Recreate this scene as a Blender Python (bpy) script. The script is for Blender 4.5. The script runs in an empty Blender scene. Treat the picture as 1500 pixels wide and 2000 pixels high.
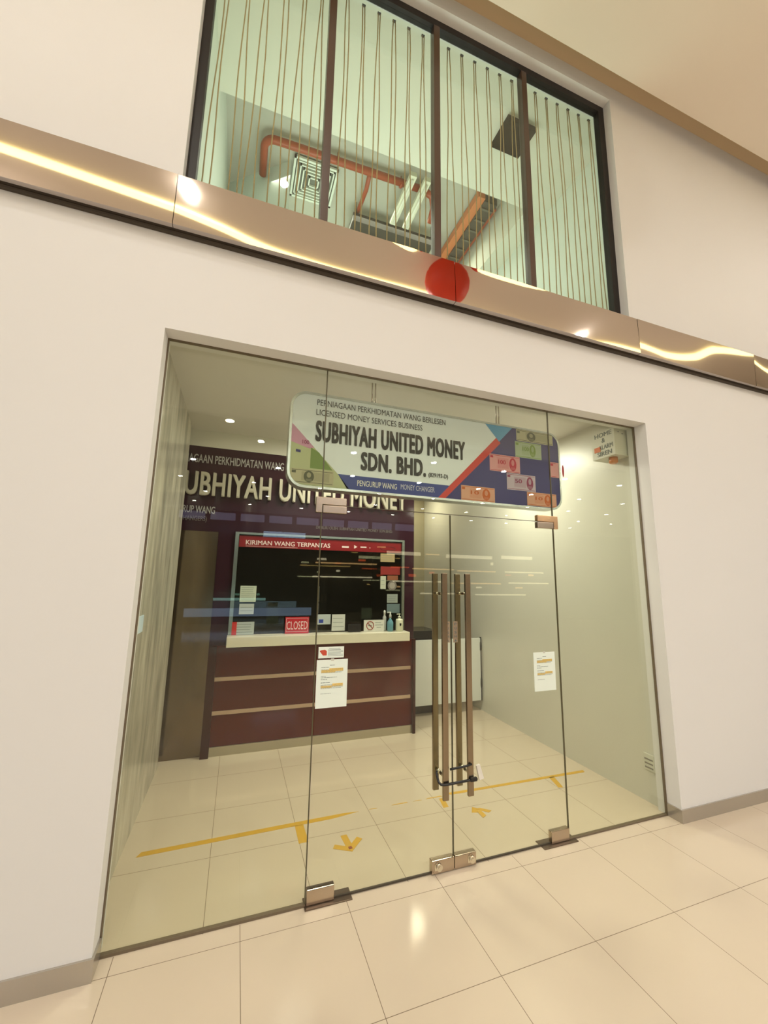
import bpy, bmesh, math, random
from mathutils import Vector, Matrix
R = math.radians
random.seed(7)
S = bpy.context.scene
C = S.collection

# ------------------------------------------------------------ camera
cam_data = bpy.data.cameras.new('camera'); cam = bpy.data.objects.new('camera', cam_data); C.objects.link(cam)
ax, by, cz = .1636, -.0174, -.3426
Rm = Matrix.Rotation(cz, 3, 'Z') @ Matrix.Rotation(ax, 3, 'X') @ Matrix.Rotation(by, 3, 'Y')
rt, fw, up = Rm.col[0], Rm.col[1], Rm.col[2]
m4 = Matrix(((rt[0], up[0], -fw[0], -.1488), (rt[1], up[1], -fw[1], -2.5599), (rt[2], up[2], -fw[2], 1.902), (0, 0, 0, 1)))
cam.matrix_world = m4
cam_data.sensor_fit = 'VERTICAL'; cam_data.sensor_height = 24.0
cam_data.lens = 784.92 / 2000 * 24.0
cam_data.clip_start = .02
S.camera = cam

# ------------------------------------------------------------ world, lights, exposure
W = bpy.data.worlds.new('world'); S.world = W; W.use_nodes = True
bg = W.node_tree.nodes['Background']; bg.inputs[0].default_value = (1.0, .98, .95, 1); bg.inputs[1].default_value = .37
S.view_settings.view_transform = 'Standard'
try: S.view_settings.look = 'None'
except Exception: pass
S.view_settings.gamma = 1; S.view_settings.exposure = 0.0
S.view_settings.use_curve_mapping = False

def area(name, loc, size, energy, col, rot=(0, 0, 0), sy=None, spread=180):
    l = bpy.data.lights.new(name, 'AREA'); l.energy = energy; l.color = col
    if sy: l.shape = 'RECTANGLE'; l.size = size; l.size_y = sy
    else: l.shape = 'DISK'; l.size = size
    l.spread = R(spread)
    o = bpy.data.objects.new(name, l); o.location = loc; o.rotation_euler = rot; C.objects.link(o); return o
WARM = (1, .98, .95)
area('mall_downlight', (-1.11, -2.78, 6.93), .16, 22, WARM)
area('mall_downlight', (6.0, -3.05, 6.93), .16, 30, WARM)
for _i in range(7):
    for _j in range(2): area('mall_lamp_and_fill', (-3.7 + 1.9 * _i + (.5 if _j % 2 else 0), -5.2 - 1.9 * _j, 4.53), .11, 28, WARM)
for _x, _y in ((-2.6, -1.9), (-5.0, -1.9), (.06, -1.90), (7.2, -1.9), (9.6, -1.9)): area('mall_lamp_and_fill', (_x, _y, 6.97), .10, 15, WARM)  # third lamp is mirrored in the upper window; others are added facade fill
for _x in (-3.6, 8.6, 2.45): area('mall_lamp_and_fill', (_x, -3.9, 6.97), .14, 32, WARM)
# shop interior lamps
area('shop_lamp', (.9, 1.5, 3.56), .5, 44, (1, .95, .84))
area('shop_lamp', (2.7, 1.6, 3.56), .5, 42, (1, .95, .84))
area('back_office_lamp', (2.8, 4.3, 3.56), .6, 16, (1, .9, .7))
area('upper_room_fill', (1.5, 2.9, 7.5), 3.2, 40, (1, 1, .82), (0, 0, 0), 1.0)  # added overhead fill light; the battens in this room are unlit
area('upper_room_fill', (1.2, 2.2, 4.7), 3.2, 64, (.88, 1, .93), (R(180), 0, 0), 1.6)  # added up-facing fill light, brightens the room near the window

# ------------------------------------------------------------ materials
MATS = {}
def mat(name, col, rough=.5, metal=0, spec=.5, emit=None, es=0, noise=None, bump=None, coat=0):
    if name in MATS: return MATS[name]
    m = bpy.data.materials.new(name); m.use_nodes = True; nt = m.node_tree; b = nt.nodes['Principled BSDF']
    b.inputs['Base Color'].default_value = (*col, 1); b.inputs['Roughness'].default_value = rough
    b.inputs['Metallic'].default_value = metal; b.inputs['Specular IOR Level'].default_value = spec
    b.inputs['Coat Weight'].default_value = coat
    if emit: b.inputs['Emission Color'].default_value = (*emit, 1); b.inputs['Emission Strength'].default_value = es
    tc = nt.nodes.new('ShaderNodeTexCoord')
    if noise:
        sc, amt = noise[:2]
        n = nt.nodes.new('ShaderNodeTexNoise'); n.inputs['Scale'].default_value = sc; n.inputs['Detail'].default_value = 4
        mp = nt.nodes.new('ShaderNodeMapping'); mp.inputs['Scale'].default_value = noise[2] if len(noise) > 2 else (1, 1, 1)
        nt.links.new(tc.outputs['Object'], mp.inputs[0]); nt.links.new(mp.outputs[0], n.inputs['Vector'])
        mx = nt.nodes.new('ShaderNodeMix'); mx.data_type = 'RGBA'
        mx.inputs[6].default_value = (*[c * (1 - amt) for c in col], 1); mx.inputs[7].default_value = (*[min(1, c * (1 + amt)) for c in col], 1)
        nt.links.new(n.outputs['Fac'], mx.inputs[0]); nt.links.new(mx.outputs[2], b.inputs['Base Color'])
    if bump:
        n = nt.nodes.new('ShaderNodeTexNoise'); n.inputs['Scale'].default_value = bump[0]; n.inputs['Detail'].default_value = 2
        mp = nt.nodes.new('ShaderNodeMapping'); mp.inputs['Scale'].default_value = bump[2] if len(bump) > 2 else (1, 1, 1)
        nt.links.new(tc.outputs['Object'], mp.inputs[0]); nt.links.new(mp.outputs[0], n.inputs['Vector'])
        bp = nt.nodes.new('ShaderNodeBump'); bp.inputs['Strength'].default_value = bump[1]; bp.inputs['Distance'].default_value = .02
        nt.links.new(n.outputs['Fac'], bp.inputs['Height']); nt.links.new(bp.outputs[0], b.inputs['Normal'])
    MATS[name] = m; return m

def glass_mat(name, tint, refl=1.0, ior=1.5, milk=0):
    m = bpy.data.materials.new(name); m.use_nodes = True; nt = m.node_tree; nt.nodes.clear()
    o = nt.nodes.new('ShaderNodeOutputMaterial'); mx = nt.nodes.new('ShaderNodeMixShader')
    t = nt.nodes.new('ShaderNodeBsdfTransparent'); t.inputs[0].default_value = (*tint, 1)
    g = nt.nodes.new('ShaderNodeBsdfGlossy'); g.inputs['Roughness'].default_value = 0.0
    ge = nt.nodes.new('ShaderNodeNewGeometry'); dt = nt.nodes.new('ShaderNodeVectorMath'); dt.operation = 'DOT_PRODUCT'
    nt.links.new(ge.outputs['Normal'], dt.inputs[0]); nt.links.new(ge.outputs['Incoming'], dt.inputs[1])
    def mth(op, a, b=None):
        n = nt.nodes.new('ShaderNodeMath'); n.operation = op
        for i, v in enumerate((a, b)):
            if v is None: continue
            if isinstance(v, (int, float)): n.inputs[i].default_value = v
            else: nt.links.new(v, n.inputs[i])
        return n
    f0 = ((ior - 1) / (ior + 1)) ** 2
    f = mth('ADD', mth('MULTIPLY', mth('POWER', mth('SUBTRACT', 1.0, mth('ABSOLUTE', dt.outputs['Value']).outputs[0]).outputs[0], 5.0).outputs[0], 1 - f0).outputs[0], f0)
    mu = nt.nodes.new('ShaderNodeMath'); mu.operation = 'MULTIPLY'; mu.inputs[1].default_value = refl; mu.use_clamp = True
    nt.links.new(f.outputs[0], mu.inputs[0]); nt.links.new(mu.outputs[0], mx.inputs[0])
    nt.links.new(t.outputs[0], mx.inputs[1]); nt.links.new(g.outputs[0], mx.inputs[2]); nt.links.new(mx.outputs[0], o.inputs[0])
    return m

def floor_mat():
    m = bpy.data.materials.new('polished_floor_tiles'); m.use_nodes = True; nt = m.node_tree; b = nt.nodes['Principled BSDF']
    N = nt.nodes.new; L = nt.links.new
    tc = N('ShaderNodeTexCoord'); sx = N('ShaderNodeSeparateXYZ'); L(tc.outputs['Object'], sx.inputs[0])
    def mth(op, a, b_=None, c=None):
        n = N('ShaderNodeMath'); n.operation = op
        for i, v in enumerate((a, b_, c)):
            if v is None: continue
            if isinstance(v, (int, float)): n.inputs[i].default_value = v
            else: L(v, n.inputs[i])
        return n.outputs[0]
    inside = mth('GREATER_THAN', sx.outputs[1], .11)
    def line(c, off_in):
        v = mth('ADD', c, mth('MULTIPLY', inside, off_in)); v = mth('DIVIDE', v, .6); v = mth('ADD', v, 100.5)
        fr = mth('FRACT', v); d = mth('ABSOLUTE', mth('SUBTRACT', fr, .5)); return mth('LESS_THAN', d, .0026)
    g = mth('MAXIMUM', line(sx.outputs[0], .189), line(sx.outputs[1], -.141))
    n1 = N('ShaderNodeTexNoise'); n1.inputs['Scale'].default_value = 1.3; n1.inputs['Detail'].default_value = 5; L(tc.outputs['Object'], n1.inputs['Vector'])
    mx = N('ShaderNodeMix'); mx.data_type = 'RGBA'; mx.inputs[6].default_value = (.60, .505, .385, 1); mx.inputs[7].default_value = (.665, .565, .44, 1); L(n1.outputs['Fac'], mx.inputs[0])
    m2 = N('ShaderNodeMix'); m2.data_type = 'RGBA'; m2.inputs[7].default_value = (.17, .12, .075, 1); L(g, m2.inputs[0]); L(mx.outputs[2], m2.inputs[6])
    L(m2.outputs[2], b.inputs['Base Color'])
    b.inputs['Roughness'].default_value = .12; b.inputs['Specular IOR Level'].default_value = .45
    L(mth('ADD', mth('MULTIPLY', g, .5), .1), b.inputs['Roughness'])
    return m

wall_m = mat('cream_wall_paint', (.765, .755, .74), .55, noise=(.8, .015))
jamb_m = mat('cream_jamb_paint', (.70, .67, .625), .6)
ceil_m = mat('mall_ceiling_paint', (.88, .79, .67), .7)
cove_m = mat('recess_shade_brown', (.66, .50, .31), .7)  # shadow of the recess is put into this brown
inwall_m = mat('shop_wall_paint', (.66, .65, .56), .35, noise=(3, .03))
streak_m = mat('streaked_reflection_panel', (.52, .49, .40), .22, noise=(3.2, .85, (1, 2.2, .55)), bump=(5, .25, (1, 1.5, .3)))  # wavy reflections painted into the colour as noise streaks
inceil_m = mat('shop_ceiling_paint', (.68, .66, .60), .6)
steel_m = mat('brushed_steel', (.55, .50, .45), .25, 1, noise=(40, .08, (1, 1, .04)))
band_m = mat('mirror_steel', (.61, .555, .53), .028, 1)
band_edge_m = mat('dark_gap', (.06, .045, .03), .6)
bronze_m = mat('satin_patch_steel', (.52, .43, .34), .22, 1)
handle_m = mat('brushed_handle_steel', (.32, .255, .18), .26, 1, noise=(30, .12, (1, 1, .02)))
frame_m = mat('dark_brown_frame', (.016, .011, .009), .45, 0, .3)
rope_m = mat('tan_twine', (.42, .30, .14), .8)
floor_m = floor_mat()
maroon_m = mat('glossy_maroon_laminate', (.085, .009, .005), .3, 0, .12)
maroon2_m = mat('dark_maroon_laminate', (.035, .006, .004), .3, 0, .12)
plum_m = mat('dark_plum_sign_panel', (.033, .011, .019), .09, 0, .35)
stone_m = mat('cream_stone', (.72, .68, .54), .3, noise=(14, .06))
white_m = mat('white_laminate', (.72, .74, .70), .25)
black_m = mat('black_gloss', (.01, .01, .012), .2)
blackmatte_m = mat('black_matte', (.008, .007, .006), .6)
offwhite_letter_m = mat('cream_letters', (.46, .43, .34), .4)
grey_letter_m = mat('grey_letters', (.40, .38, .37), .5)
dim_letter_m = mat('dim_grey_letters', (.16, .14, .13), .5)
paper_m = mat('white_paper', (.82, .90, .82), .7)
ink_m = mat('grey_ink', (.16, .19, .18), .8)
yel_m = mat('yellow_highlighter', (.85, .60, .16), .8)
tape_m = mat('mustard_floor_tape', (.62, .36, .03), .5)
red_m = mat('signal_red', (.55, .03, .03), .4)
redhdr_m = mat('red_header_vinyl', (.20, .006, .010), .3)
whitep_m = mat('white_print', (.85, .85, .83), .5)
clear_m = glass_mat('door_glass', (.935, .952, .895), 1.0, 1.5)
green_edge_m = mat('green_glass_edge', (.10, .085, .045), .3)
upper_glass_m = glass_mat('window_glass', (.96, .985, .95), 1.1, 1.5)
teller_glass_m = glass_mat('teller_glass', (.80, .84, .82), 1.0, 1.5)
edge_steel_m = mat('pale_aluminium', (.62, .66, .66), .25, .8)
seal_m = mat('brown_silicone', (.16, .12, .075), .5)

# ------------------------------------------------------------ mesh helpers
class MB:
    def __init__(s): s.bm = bmesh.new(); s.mats = []
    def mi(s, m):
        if m is None: return 0
        if m not in s.mats: s.mats.append(m)
        return s.mats.index(m)
    def box(s, x0, x1, y0, y1, z0, z1, m=None, bev=0):
        t = bmesh.new()
        vs = [t.verts.new((x, y, z)) for x in (x0, x1) for y in (y0, y1) for z in (z0, z1)]
        for f in ((0, 1, 3, 2), (4, 6, 7, 5), (0, 4, 5, 1), (2, 3, 7, 6), (0, 2, 6, 4), (1, 5, 7, 3)): t.faces.new([vs[i] for i in f])
        if bev: bmesh.ops.bevel(t, geom=t.edges[:], offset=bev, segments=2, affect='EDGES', profile=.6)
        s.merge(t, m); return s
    def merge(s, t, m=None, smooth=False):
        k = s.mi(m); mp = {}
        for v in t.verts: mp[v] = s.bm.verts.new(v.co)
        for f in t.faces:
            try: nf = s.bm.faces.new([mp[v] for v in f.verts]); nf.material_index = k; nf.smooth = smooth or f.smooth
            except ValueError: pass
        t.free()
    def cyl(s, a, b, r, n=16, m=None, r2=None, caps=True):
        a = Vector(a); b = Vector(b); d = b - a; t = bmesh.new()
        bmesh.ops.create_cone(t, cap_ends=caps, segments=n, radius1=r, radius2=r if r2 is None else r2, depth=d.length)
        q = d.to_track_quat('Z', 'Y').to_matrix().to_4x4(); q.translation = (a + b) / 2
        bmesh.ops.transform(t, matrix=q, verts=t.verts)
        for f in t.faces: f.smooth = len(f.verts) == 4
        s.merge(t, m); return s
    def tube(s, pts, r, n=8, m=None):
        pts = [Vector(p) for p in pts]; rings = []; k = s.mi(m)
        for i, p in enumerate(pts):
            d = (pts[min(i + 1, len(pts) - 1)] - pts[max(i - 1, 0)]).normalized()
            u = d.cross(Vector((.13, .9, .37))).normalized(); w = d.cross(u)
            rings.append([s.bm.verts.new(p + (u * math.cos(2 * math.pi * j / n) + w * math.sin(2 * math.pi * j / n)) * r) for j in range(n)])
        for i in range(len(rings) - 1):
            for j in range(n):
                f = s.bm.faces.new((rings[i][j], rings[i][(j + 1) % n], rings[i + 1][(j + 1) % n], rings[i + 1][j])); f.smooth = True; f.material_index = k
        for rg in (rings[0], rings[-1]):
            f = s.bm.faces.new(rg); f.material_index = k
        return s
    def prism(s, pts, y0, y1, m=None):      # polygon in XZ extruded along Y
        k = s.mi(m)
        a = [s.bm.verts.new((x, y0, z)) for x, z in pts]; b = [s.bm.verts.new((x, y1, z)) for x, z in pts]
        fs = [s.bm.faces.new(a), s.bm.faces.new(b[::-1])]
        n = len(pts)
        for i in range(n): fs.append(s.bm.faces.new((a[i], b[i], b[(i + 1) % n], a[(i + 1) % n])))
        for f in fs: f.material_index = k
        return s
    def flat(s, pts, z0, z1, m=None):       # polygon in XY extruded along Z
        k = s.mi(m)
        a = [s.bm.verts.new((x, y, z0)) for x, y in pts]; b = [s.bm.verts.new((x, y, z1)) for x, y in pts]
        fs = [s.bm.faces.new(a[::-1]), s.bm.faces.new(b)]
        n = len(pts)
        for i in range(n): fs.append(s.bm.faces.new((a[i], a[(i + 1) % n], b[(i + 1) % n], b[i])))
        for f in fs: f.material_index = k
        return s
    def lathe(s, prof, c=(0, 0, 0), n=24, m=None):
        k = s.mi(m); rings = []
        for r, z in prof: rings.append([s.bm.verts.new((c[0] + r * math.cos(2 * math.pi * j / n), c[1] + r * math.sin(2 * math.pi * j / n), c[2] + z)) for j in range(n)])
        for i in range(len(rings) - 1):
            for j in range(n):
                f = s.bm.faces.new((rings[i][j], rings[i][(j + 1) % n], rings[i + 1][(j + 1) % n], rings[i + 1][j])); f.smooth = True; f.material_index = k
        for rg in (rings[0][::-1], rings[-1]):
            f = s.bm.faces.new(rg); f.material_index = k
        return s
    def build(s, name, m=None, parent=None, **kw):
        bmesh.ops.recalc_face_normals(s.bm, faces=s.bm.faces)
        me = bpy.data.meshes.new(name); s.bm.to_mesh(me); s.bm.free()
        for mm in (s.mats or [m]): me.materials.append(mm)
        o = bpy.data.objects.new(name, me); C.objects.link(o)
        if parent:
            o.parent = parent; o.matrix_parent_inverse = world(parent).inverted()
        tag(o, **kw); return o
def world(o):
    m = o.matrix_basis.copy()
    while o.parent: m = o.parent.matrix_basis @ o.matrix_parent_inverse @ m if False else (o.parent.matrix_basis @ o.matrix_parent_inverse @ m); o = o.parent
    return m
def tag(o, label=None, cat=None, group=None, kind=None):
    if label: o['label'] = label
    if cat: o['category'] = cat
    if group: o['group'] = group
    if kind: o['kind'] = kind
def struct(mb, name, m): return mb.build(name, m, kind='structure')
def empty(name, loc, label, cat, group=None):
    o = bpy.data.objects.new(name, None); C.objects.link(o); o.location = loc; o.empty_display_size = .05
    tag(o, label, cat, group); return o
_dg = None
def text(name, s, x0, x1, z0, z1, y, m, parent=None, bold=0.0, depth=.0008, axis='y-', keep_w=False, space=1.0, **kw):
    """lettering fitted to the box x0..x1, z0..z1 on a plane facing -y (or -x)"""
    cu = bpy.data.curves.new(name, 'FONT'); cu.body = s; cu.size = 1; cu.offset = 0; cu.extrude = .01; cu.resolution_u = 3; cu.space_character = space
    cu.align_x = 'LEFT'
    t = bpy.data.objects.new('tmp_text', cu); C.objects.link(t); bpy.context.view_layer.update()
    me = bpy.data.meshes.new_from_object(t.evaluated_get(bpy.context.evaluated_depsgraph_get()))
    bpy.data.objects.remove(t); bpy.data.curves.remove(cu)
    if bold:
        bm = bmesh.new(); bm.from_mesh(me); base = bm.copy()
        k = 1
        offs = [(1, 0), (-1, 0), (0, .5), (0, -.5), (.8, .45), (-.8, -.45), (.8, -.45), (-.8, .45)]
        tmp = bpy.data.meshes.new('t')
        for ox, oz in offs:
            c2 = base.copy(); k += 1; bmesh.ops.translate(c2, vec=(ox * bold, oz * bold, k * .003), verts=c2.verts); c2.to_mesh(tmp); c2.free(); bm.from_mesh(tmp)
        bm.to_mesh(me); bm.free(); base.free(); bpy.data.meshes.remove(tmp)
    xs = [v.co.x for v in me.vertices]; ys = [v.co.y for v in me.vertices]
    a, b, c, d = min(xs), max(xs), min(ys), max(ys)
    for v in me.vertices:
        u = (v.co.x - a) / (b - a); w = (v.co.y - c) / (d - c); h = (v.co.z + .01) / .02
        if axis == 'y-': v.co = (x0 + u * (x1 - x0), y - h * depth, z0 + w * (z1 - z0))
        elif axis == 'x-': v.co = (y - h * depth, x0 + u * (x1 - x0), z0 + w * (z1 - z0))      # x0,x1 run along world y
    me.materials.clear(); me.materials.append(m); me.name = name
    o = bpy.data.objects.new(name, me); C.objects.link(o)
    if parent: o.parent = parent; o.matrix_parent_inverse = world(parent).inverted()
    tag(o, **kw); return o

# ============================================================ SETTING
X0, X1, X2, X3, X4 = -.672, .362, 1.344, 2.318, 3.361     # glass joints
GY, GH, DH = .12, 3.386, 2.385
struct(MB().box(-9, 22, -15, 9, -.05, 0), 'floor', floor_m)
w = MB()
w.box(-9, X0, 0, .2, 0, 7.24); w.box(X4, 22, 0, .2, 0, 4.42); w.box(X0, X4, 0, .2, GH, 4.42)
w.box(3.275, 22, 0, .2, 4.42, 7.24); w.box(X0, 3.275, 0, .2, 7.06, 7.24)
struct(w, 'wall_front', wall_m)
# recess strip above the wall and the mall ceiling in front of it
struct(MB().box(-9, 22, -.60, .2, 7.24, 7.30), 'ceiling_recess', cove_m)
struct(MB().box(-9, 22, -4.2, -.22, 7.0, 7.06), 'ceiling_mall', ceil_m)
struct(MB().box(-9, 22, -4.3, -4.2, 4.6, 7.06), 'wall_bulkhead', ceil_m)
struct(MB().box(-9, 22, -15, -4.2, 4.55, 4.6), 'ceiling_low', mat('low_ceiling_paint', (.42, .38, .33), .7))

# skirting
def skirting(name, pts):
    mb = MB(); mb.flat(pts, 0, .098); return struct(mb, name, mat('grey_skirting', (.47, .43, .37), .18, .55))
skirting('baseboard_left', [(-9, -.012), (X0 + .012, -.012), (X0 + .012, .11), (X0 - .02, .11), (X0 - .02, .02), (-9, .02)])
skirting('baseboard_right', [(22, -.012), (X4 - .012, -.012), (X4 - .012, .11), (X4 + .02, .11), (X4 + .02, .02), (22, .02)])
# shop interior shell
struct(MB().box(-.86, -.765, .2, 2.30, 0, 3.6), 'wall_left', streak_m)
struct(MB().box(3.40, 3.5, .2, 6.2, 0, 3.6), 'wall_right', inwall_m)
struct(MB().box(-1.6, 3.5, .2, 6.2, 3.6, 3.68), 'ceiling_shop', inceil_m)
struct(MB().box(2.05, 3.5, 4.9, 5.0, 0, 3.6), 'wall_back', mat('office_wall_paint', (.42, .38, .26), .5))
# maroon partition with the teller opening
p = MB()
p.box(-1.6, 2.075, 2.45, 2.52, 2.40, 3.40); p.box(-.39, -.20, 2.45, 2.52, 0, 2.40); p.box(1.92, 2.075, 2.45, 2.52, 0, 2.40)
p.box(-.20, 1.92, 2.45, 2.52, 0, 1.245)
struct(p, 'wall_partition', plum_m)
struct(MB().box(-1.6, 2.075, 2.45, 2.52, 3.40, 3.6), 'wall_partition_head', inwall_m)
struct(MB().box(-1.0, -.392, 2.455, 2.52, 0, 2.40).box(-1.0, -.392, 2.445, 2.455, 0.0, 2.03), 'wall_steel', mat('stained_steel_panel', (.20, .155, .105), .15, .9, noise=(3, .3, (1, 1, .5))))
# dark teller office
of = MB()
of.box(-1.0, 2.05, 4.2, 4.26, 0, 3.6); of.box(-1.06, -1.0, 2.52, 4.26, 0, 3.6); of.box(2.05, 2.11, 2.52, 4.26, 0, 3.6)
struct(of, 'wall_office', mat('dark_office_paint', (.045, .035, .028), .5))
# upper room
ur = MB()
ur.box(-.80, -.70, .2, 5, 4.2, 8.0); struct(ur, 'wall_upper_left', mat('upper_wall_paint', (.72, .76, .68), .6))
struct(MB().box(3.62, 3.72, .2, 5, 4.2, 8.0), 'wall_upper_right', MATS['upper_wall_paint'])
struct(MB().box(-.7, 3.62, 4.9, 5, 4.2, 8.0), 'wall_upper_back', MATS['upper_wall_paint'])
struct(MB().box(-.7, 3.62, .2, 5, 4.2, 4.3), 'floor_upper', MATS['upper_wall_paint'])
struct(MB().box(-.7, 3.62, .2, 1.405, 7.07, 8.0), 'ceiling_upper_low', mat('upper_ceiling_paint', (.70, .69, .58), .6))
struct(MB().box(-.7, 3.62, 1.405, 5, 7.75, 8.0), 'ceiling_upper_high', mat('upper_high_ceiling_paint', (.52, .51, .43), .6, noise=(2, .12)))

# ---------------- shopfront glazing
def pane(mb, x0, x1, z0, z1, y0=GY, y1=GY + .012):
    mb.box(x0, x1, y0, y1, z0, z1, clear_m); return mb
def strip_edges(x, z0, z1, parent, y=GY):
    return MB().box(x - .0035, x + .0035, y + .0005, y + .0115, z0, z1).build('glass_edge', green_edge_m, parent)
g = pane(MB(), X0 + .002, X1 - .004, .012, GH - .004).build('window_1', clear_m, kind='structure')
strip_edges(X1 - .004, .012, GH - .004, g)
MB().box(X0, X1 - .004, GY - .006, GY + .018, 0, .014).build('sill_channel', seal_m, g)
g = pane(MB(), X3 + .004, X4 - .002, .012, GH - .004).build('window_2', clear_m, kind='structure')
strip_edges(X3 + .004, .012, GH - .004, g)
MB().box(X3 + .004, X4, GY - .006, GY + .018, 0, .012).build('sill_channel', seal_m, g)
MB().box(X4 - .008, X4, GY - .004, GY + .016, .012, GH).build('silicone_seal', seal_m, g)
g = pane(MB(), X1 + .001, X3 - .001, DH + .006, GH - .004).build('window_3', clear_m, kind='structure')
MB().box(X1, X3, GY, GY + .012, DH + .004, DH + .008).build('glass_edge', green_edge_m, g)
struct(MB().box(X0, X4, GY - .006, GY + .018, GH - .006, GH), 'trim_1', seal_m)
struct(MB().box(X0, X0 + .008, GY - .004, GY + .016, .012, GH), 'trim_2', seal_m)

def door(name, x0, x1, hinge_x, meet_x, sgn):
    """sgn +1: hinge on the left"""
    d = pane(MB(), x0, x1, .012, DH).build(name, clear_m, kind='structure')
    MB().box(x1 - .0015 if sgn > 0 else x0, x1 if sgn > 0 else x0 + .0015, GY, GY + .012, .08, DH).build('glass_edge', green_edge_m, d)
    MB().box(x0, x1, GY + .001, GY + .011, .004, .014).build('bottom_edge', band_edge_m, d)
    # bottom pivot patch
    a, b = (hinge_x, hinge_x + .165) if sgn > 0 else (hinge_x - .165, hinge_x)
    MB().box(a, b, GY - .012, GY + .024, .008, .088, bev=.004).build('pivot_patch', bronze_m, d)
    # top patch: door half
    MB().box(a, b, GY - .012, GY + .024, DH - .050, DH + .002, bev=.004).build('top_patch', bronze_m, d)
    # bottom lock patch at the meeting edge
    a, b = (meet_x - .168, meet_x - .002) if sgn > 0 else (meet_x + .002, meet_x + .165)
    lp = MB().box(a, b, GY - .014, GY + .026, .006, .084, bev=.004).build('lock_patch', bronze_m, d)
    cxk = a + .04 if sgn > 0 else b - .045
    MB().cyl((cxk + .01, GY - .014, .046), (cxk + .01, GY - .030, .046), .021, 20).box(cxk - .022, cxk + .022, GY - .018, GY - .013, .026, .064, bev=.002).cyl((cxk + .01, GY - .030, .046), (cxk + .01, GY - .033, .046), .010, 12).build('lock_cylinder', mat('worn_chrome', (.75, .70, .58), .15, 1), lp)
    # pull handles, one bar each side of the glass
    hx = meet_x - .094 if sgn > 0 else meet_x + .096
    for nm, yb in (('pull_handle', .05), ('pull_handle', .196)):
        h = MB().box(hx - .021, hx + .021, yb - .010, yb + .010, .462, 1.945, bev=.003).build(nm, handle_m, d)
        for zz in (.60, 1.80):
            y_a, y_b = (yb + .008, GY + .001) if yb < GY else (GY + .011, yb - .008)
            MB().cyl((hx, y_a, zz), (hx, y_b, zz), .011, 16).build('standoff', MATS['worn_chrome'], h)
    return d
d1 = door('door_1', X1 + .004, X2 - .0015, X1 + .002, X2, 1)
d2 = door('door_2', X2 + .0015, X3 - .004, X3 - .002, X2, -1)
# L-shaped overpanel patches fixed to the transom and side glass
def over_patch(name, x, sgn, label, m=None):
    s = sgn
    pts = [(x - .045 * s, DH - .05), (x - .003 * s, DH - .05), (x - .003 * s, DH + .006), (x + .165 * s, DH + .006), (x + .165 * s, DH + .058), (x - .045 * s, DH + .058)]
    if s < 0: pts = pts[::-1]
    o = MB().prism(pts, GY - .012, GY + .024).build(name, m or bronze_m, label=label, cat='patch fitting')
    bv = o.modifiers.new('bev', 'BEVEL'); bv.width = .003; bv.segments = 2
    return o
over_patch('patch_fitting', X1, 1, 'silver L-shaped glass clamp above the left door, under the hanging sign')
over_patch('patch_fitting', X3, -1, 'copper-toned L-shaped glass clamp at the top right corner of the right door', mat('copper_toned_steel', (.80, .52, .30), .2, 1))
# floor spring covers
def spring(x0, x1, lab):
    o = MB().box(x0, x1, .082, .182, .0, .006, bev=.002).build('floor_spring_plate', mat('dull_plate', (.20, .15, .11), .35, .8), label=lab, cat='floor plate')
    return o
spring(X1 - .01, X1 + .275, 'dark metal floor spring cover under the left door pivot')
spring(X3 - .255, X3 + .055, 'dark metal floor spring cover under the right door pivot')

# PUSH plates on the doors
for dd, xx, nm in ((d1, 1.312, 'PUSH'), (d2, 1.376, 'PUSH')):
    pl = MB().box(xx - .018, xx + .018, GY - .002, GY - .0002, 1.452, 1.60).build('push_plate', mat('bronze_plate', (.42, .32, .22), .4, .3), dd, label='small vertical plate reading PUSH')
    for k, ch in enumerate(nm):
        text('letter', ch, xx - .009, xx + .009, 1.572 - .029 * k, 1.590 - .029 * k, GY - .002, ink_m, pl, bold=.02)
    MB().prism([(xx - .01, 1.458), (xx + .01, 1.458), (xx, 1.475)], GY - .0028, GY - .002).build('arrow_mark', ink_m, pl)

# ---------------- cable lock looped round the handles
lk = empty('cable_lock', (1.34, .05, .60), 'black cable lock looped around the door handles near the floor', 'lock')
pts = []
def arc(cx_, cy_, r, a0, a1, z0, n=8): return [(cx_ + r * math.cos(R(a0 + (a1 - a0) * i / n)), cy_ + r * math.sin(R(a0 + (a1 - a0) * i / n)), z0) for i in range(n + 1)]
front = [(1.478, .028, .572), (1.40, .027, .570), (1.30, .027, .568), (1.235, .028, .567), (1.207, .033, .570), (1.197, .045, .580), (1.195, .06, .60), (1.197, .075, .618)]
back = [(1.205, .09, .628)]
MB().tube(front + back, .0085, 10).build('cable', black_m, lk)
MB().tube([(1.275, .030, .655), (1.34, .030, .657), (1.40, .030, .66), (1.44, .032, .665)], .0075, 10).build('cable', black_m, lk)
MB().box(1.425, 1.475, .018, .036, .560, .584, bev=.003).build('lock_body', black_m, lk)
tg = MB(); tg.prism([(1.478, .650), (1.505, .655), (1.535, .565), (1.500, .558)], .030, .046); tg.build('lock_head', mat('white_plastic', (.78, .74, .66), .4), lk, label='white plastic tag head')

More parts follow.
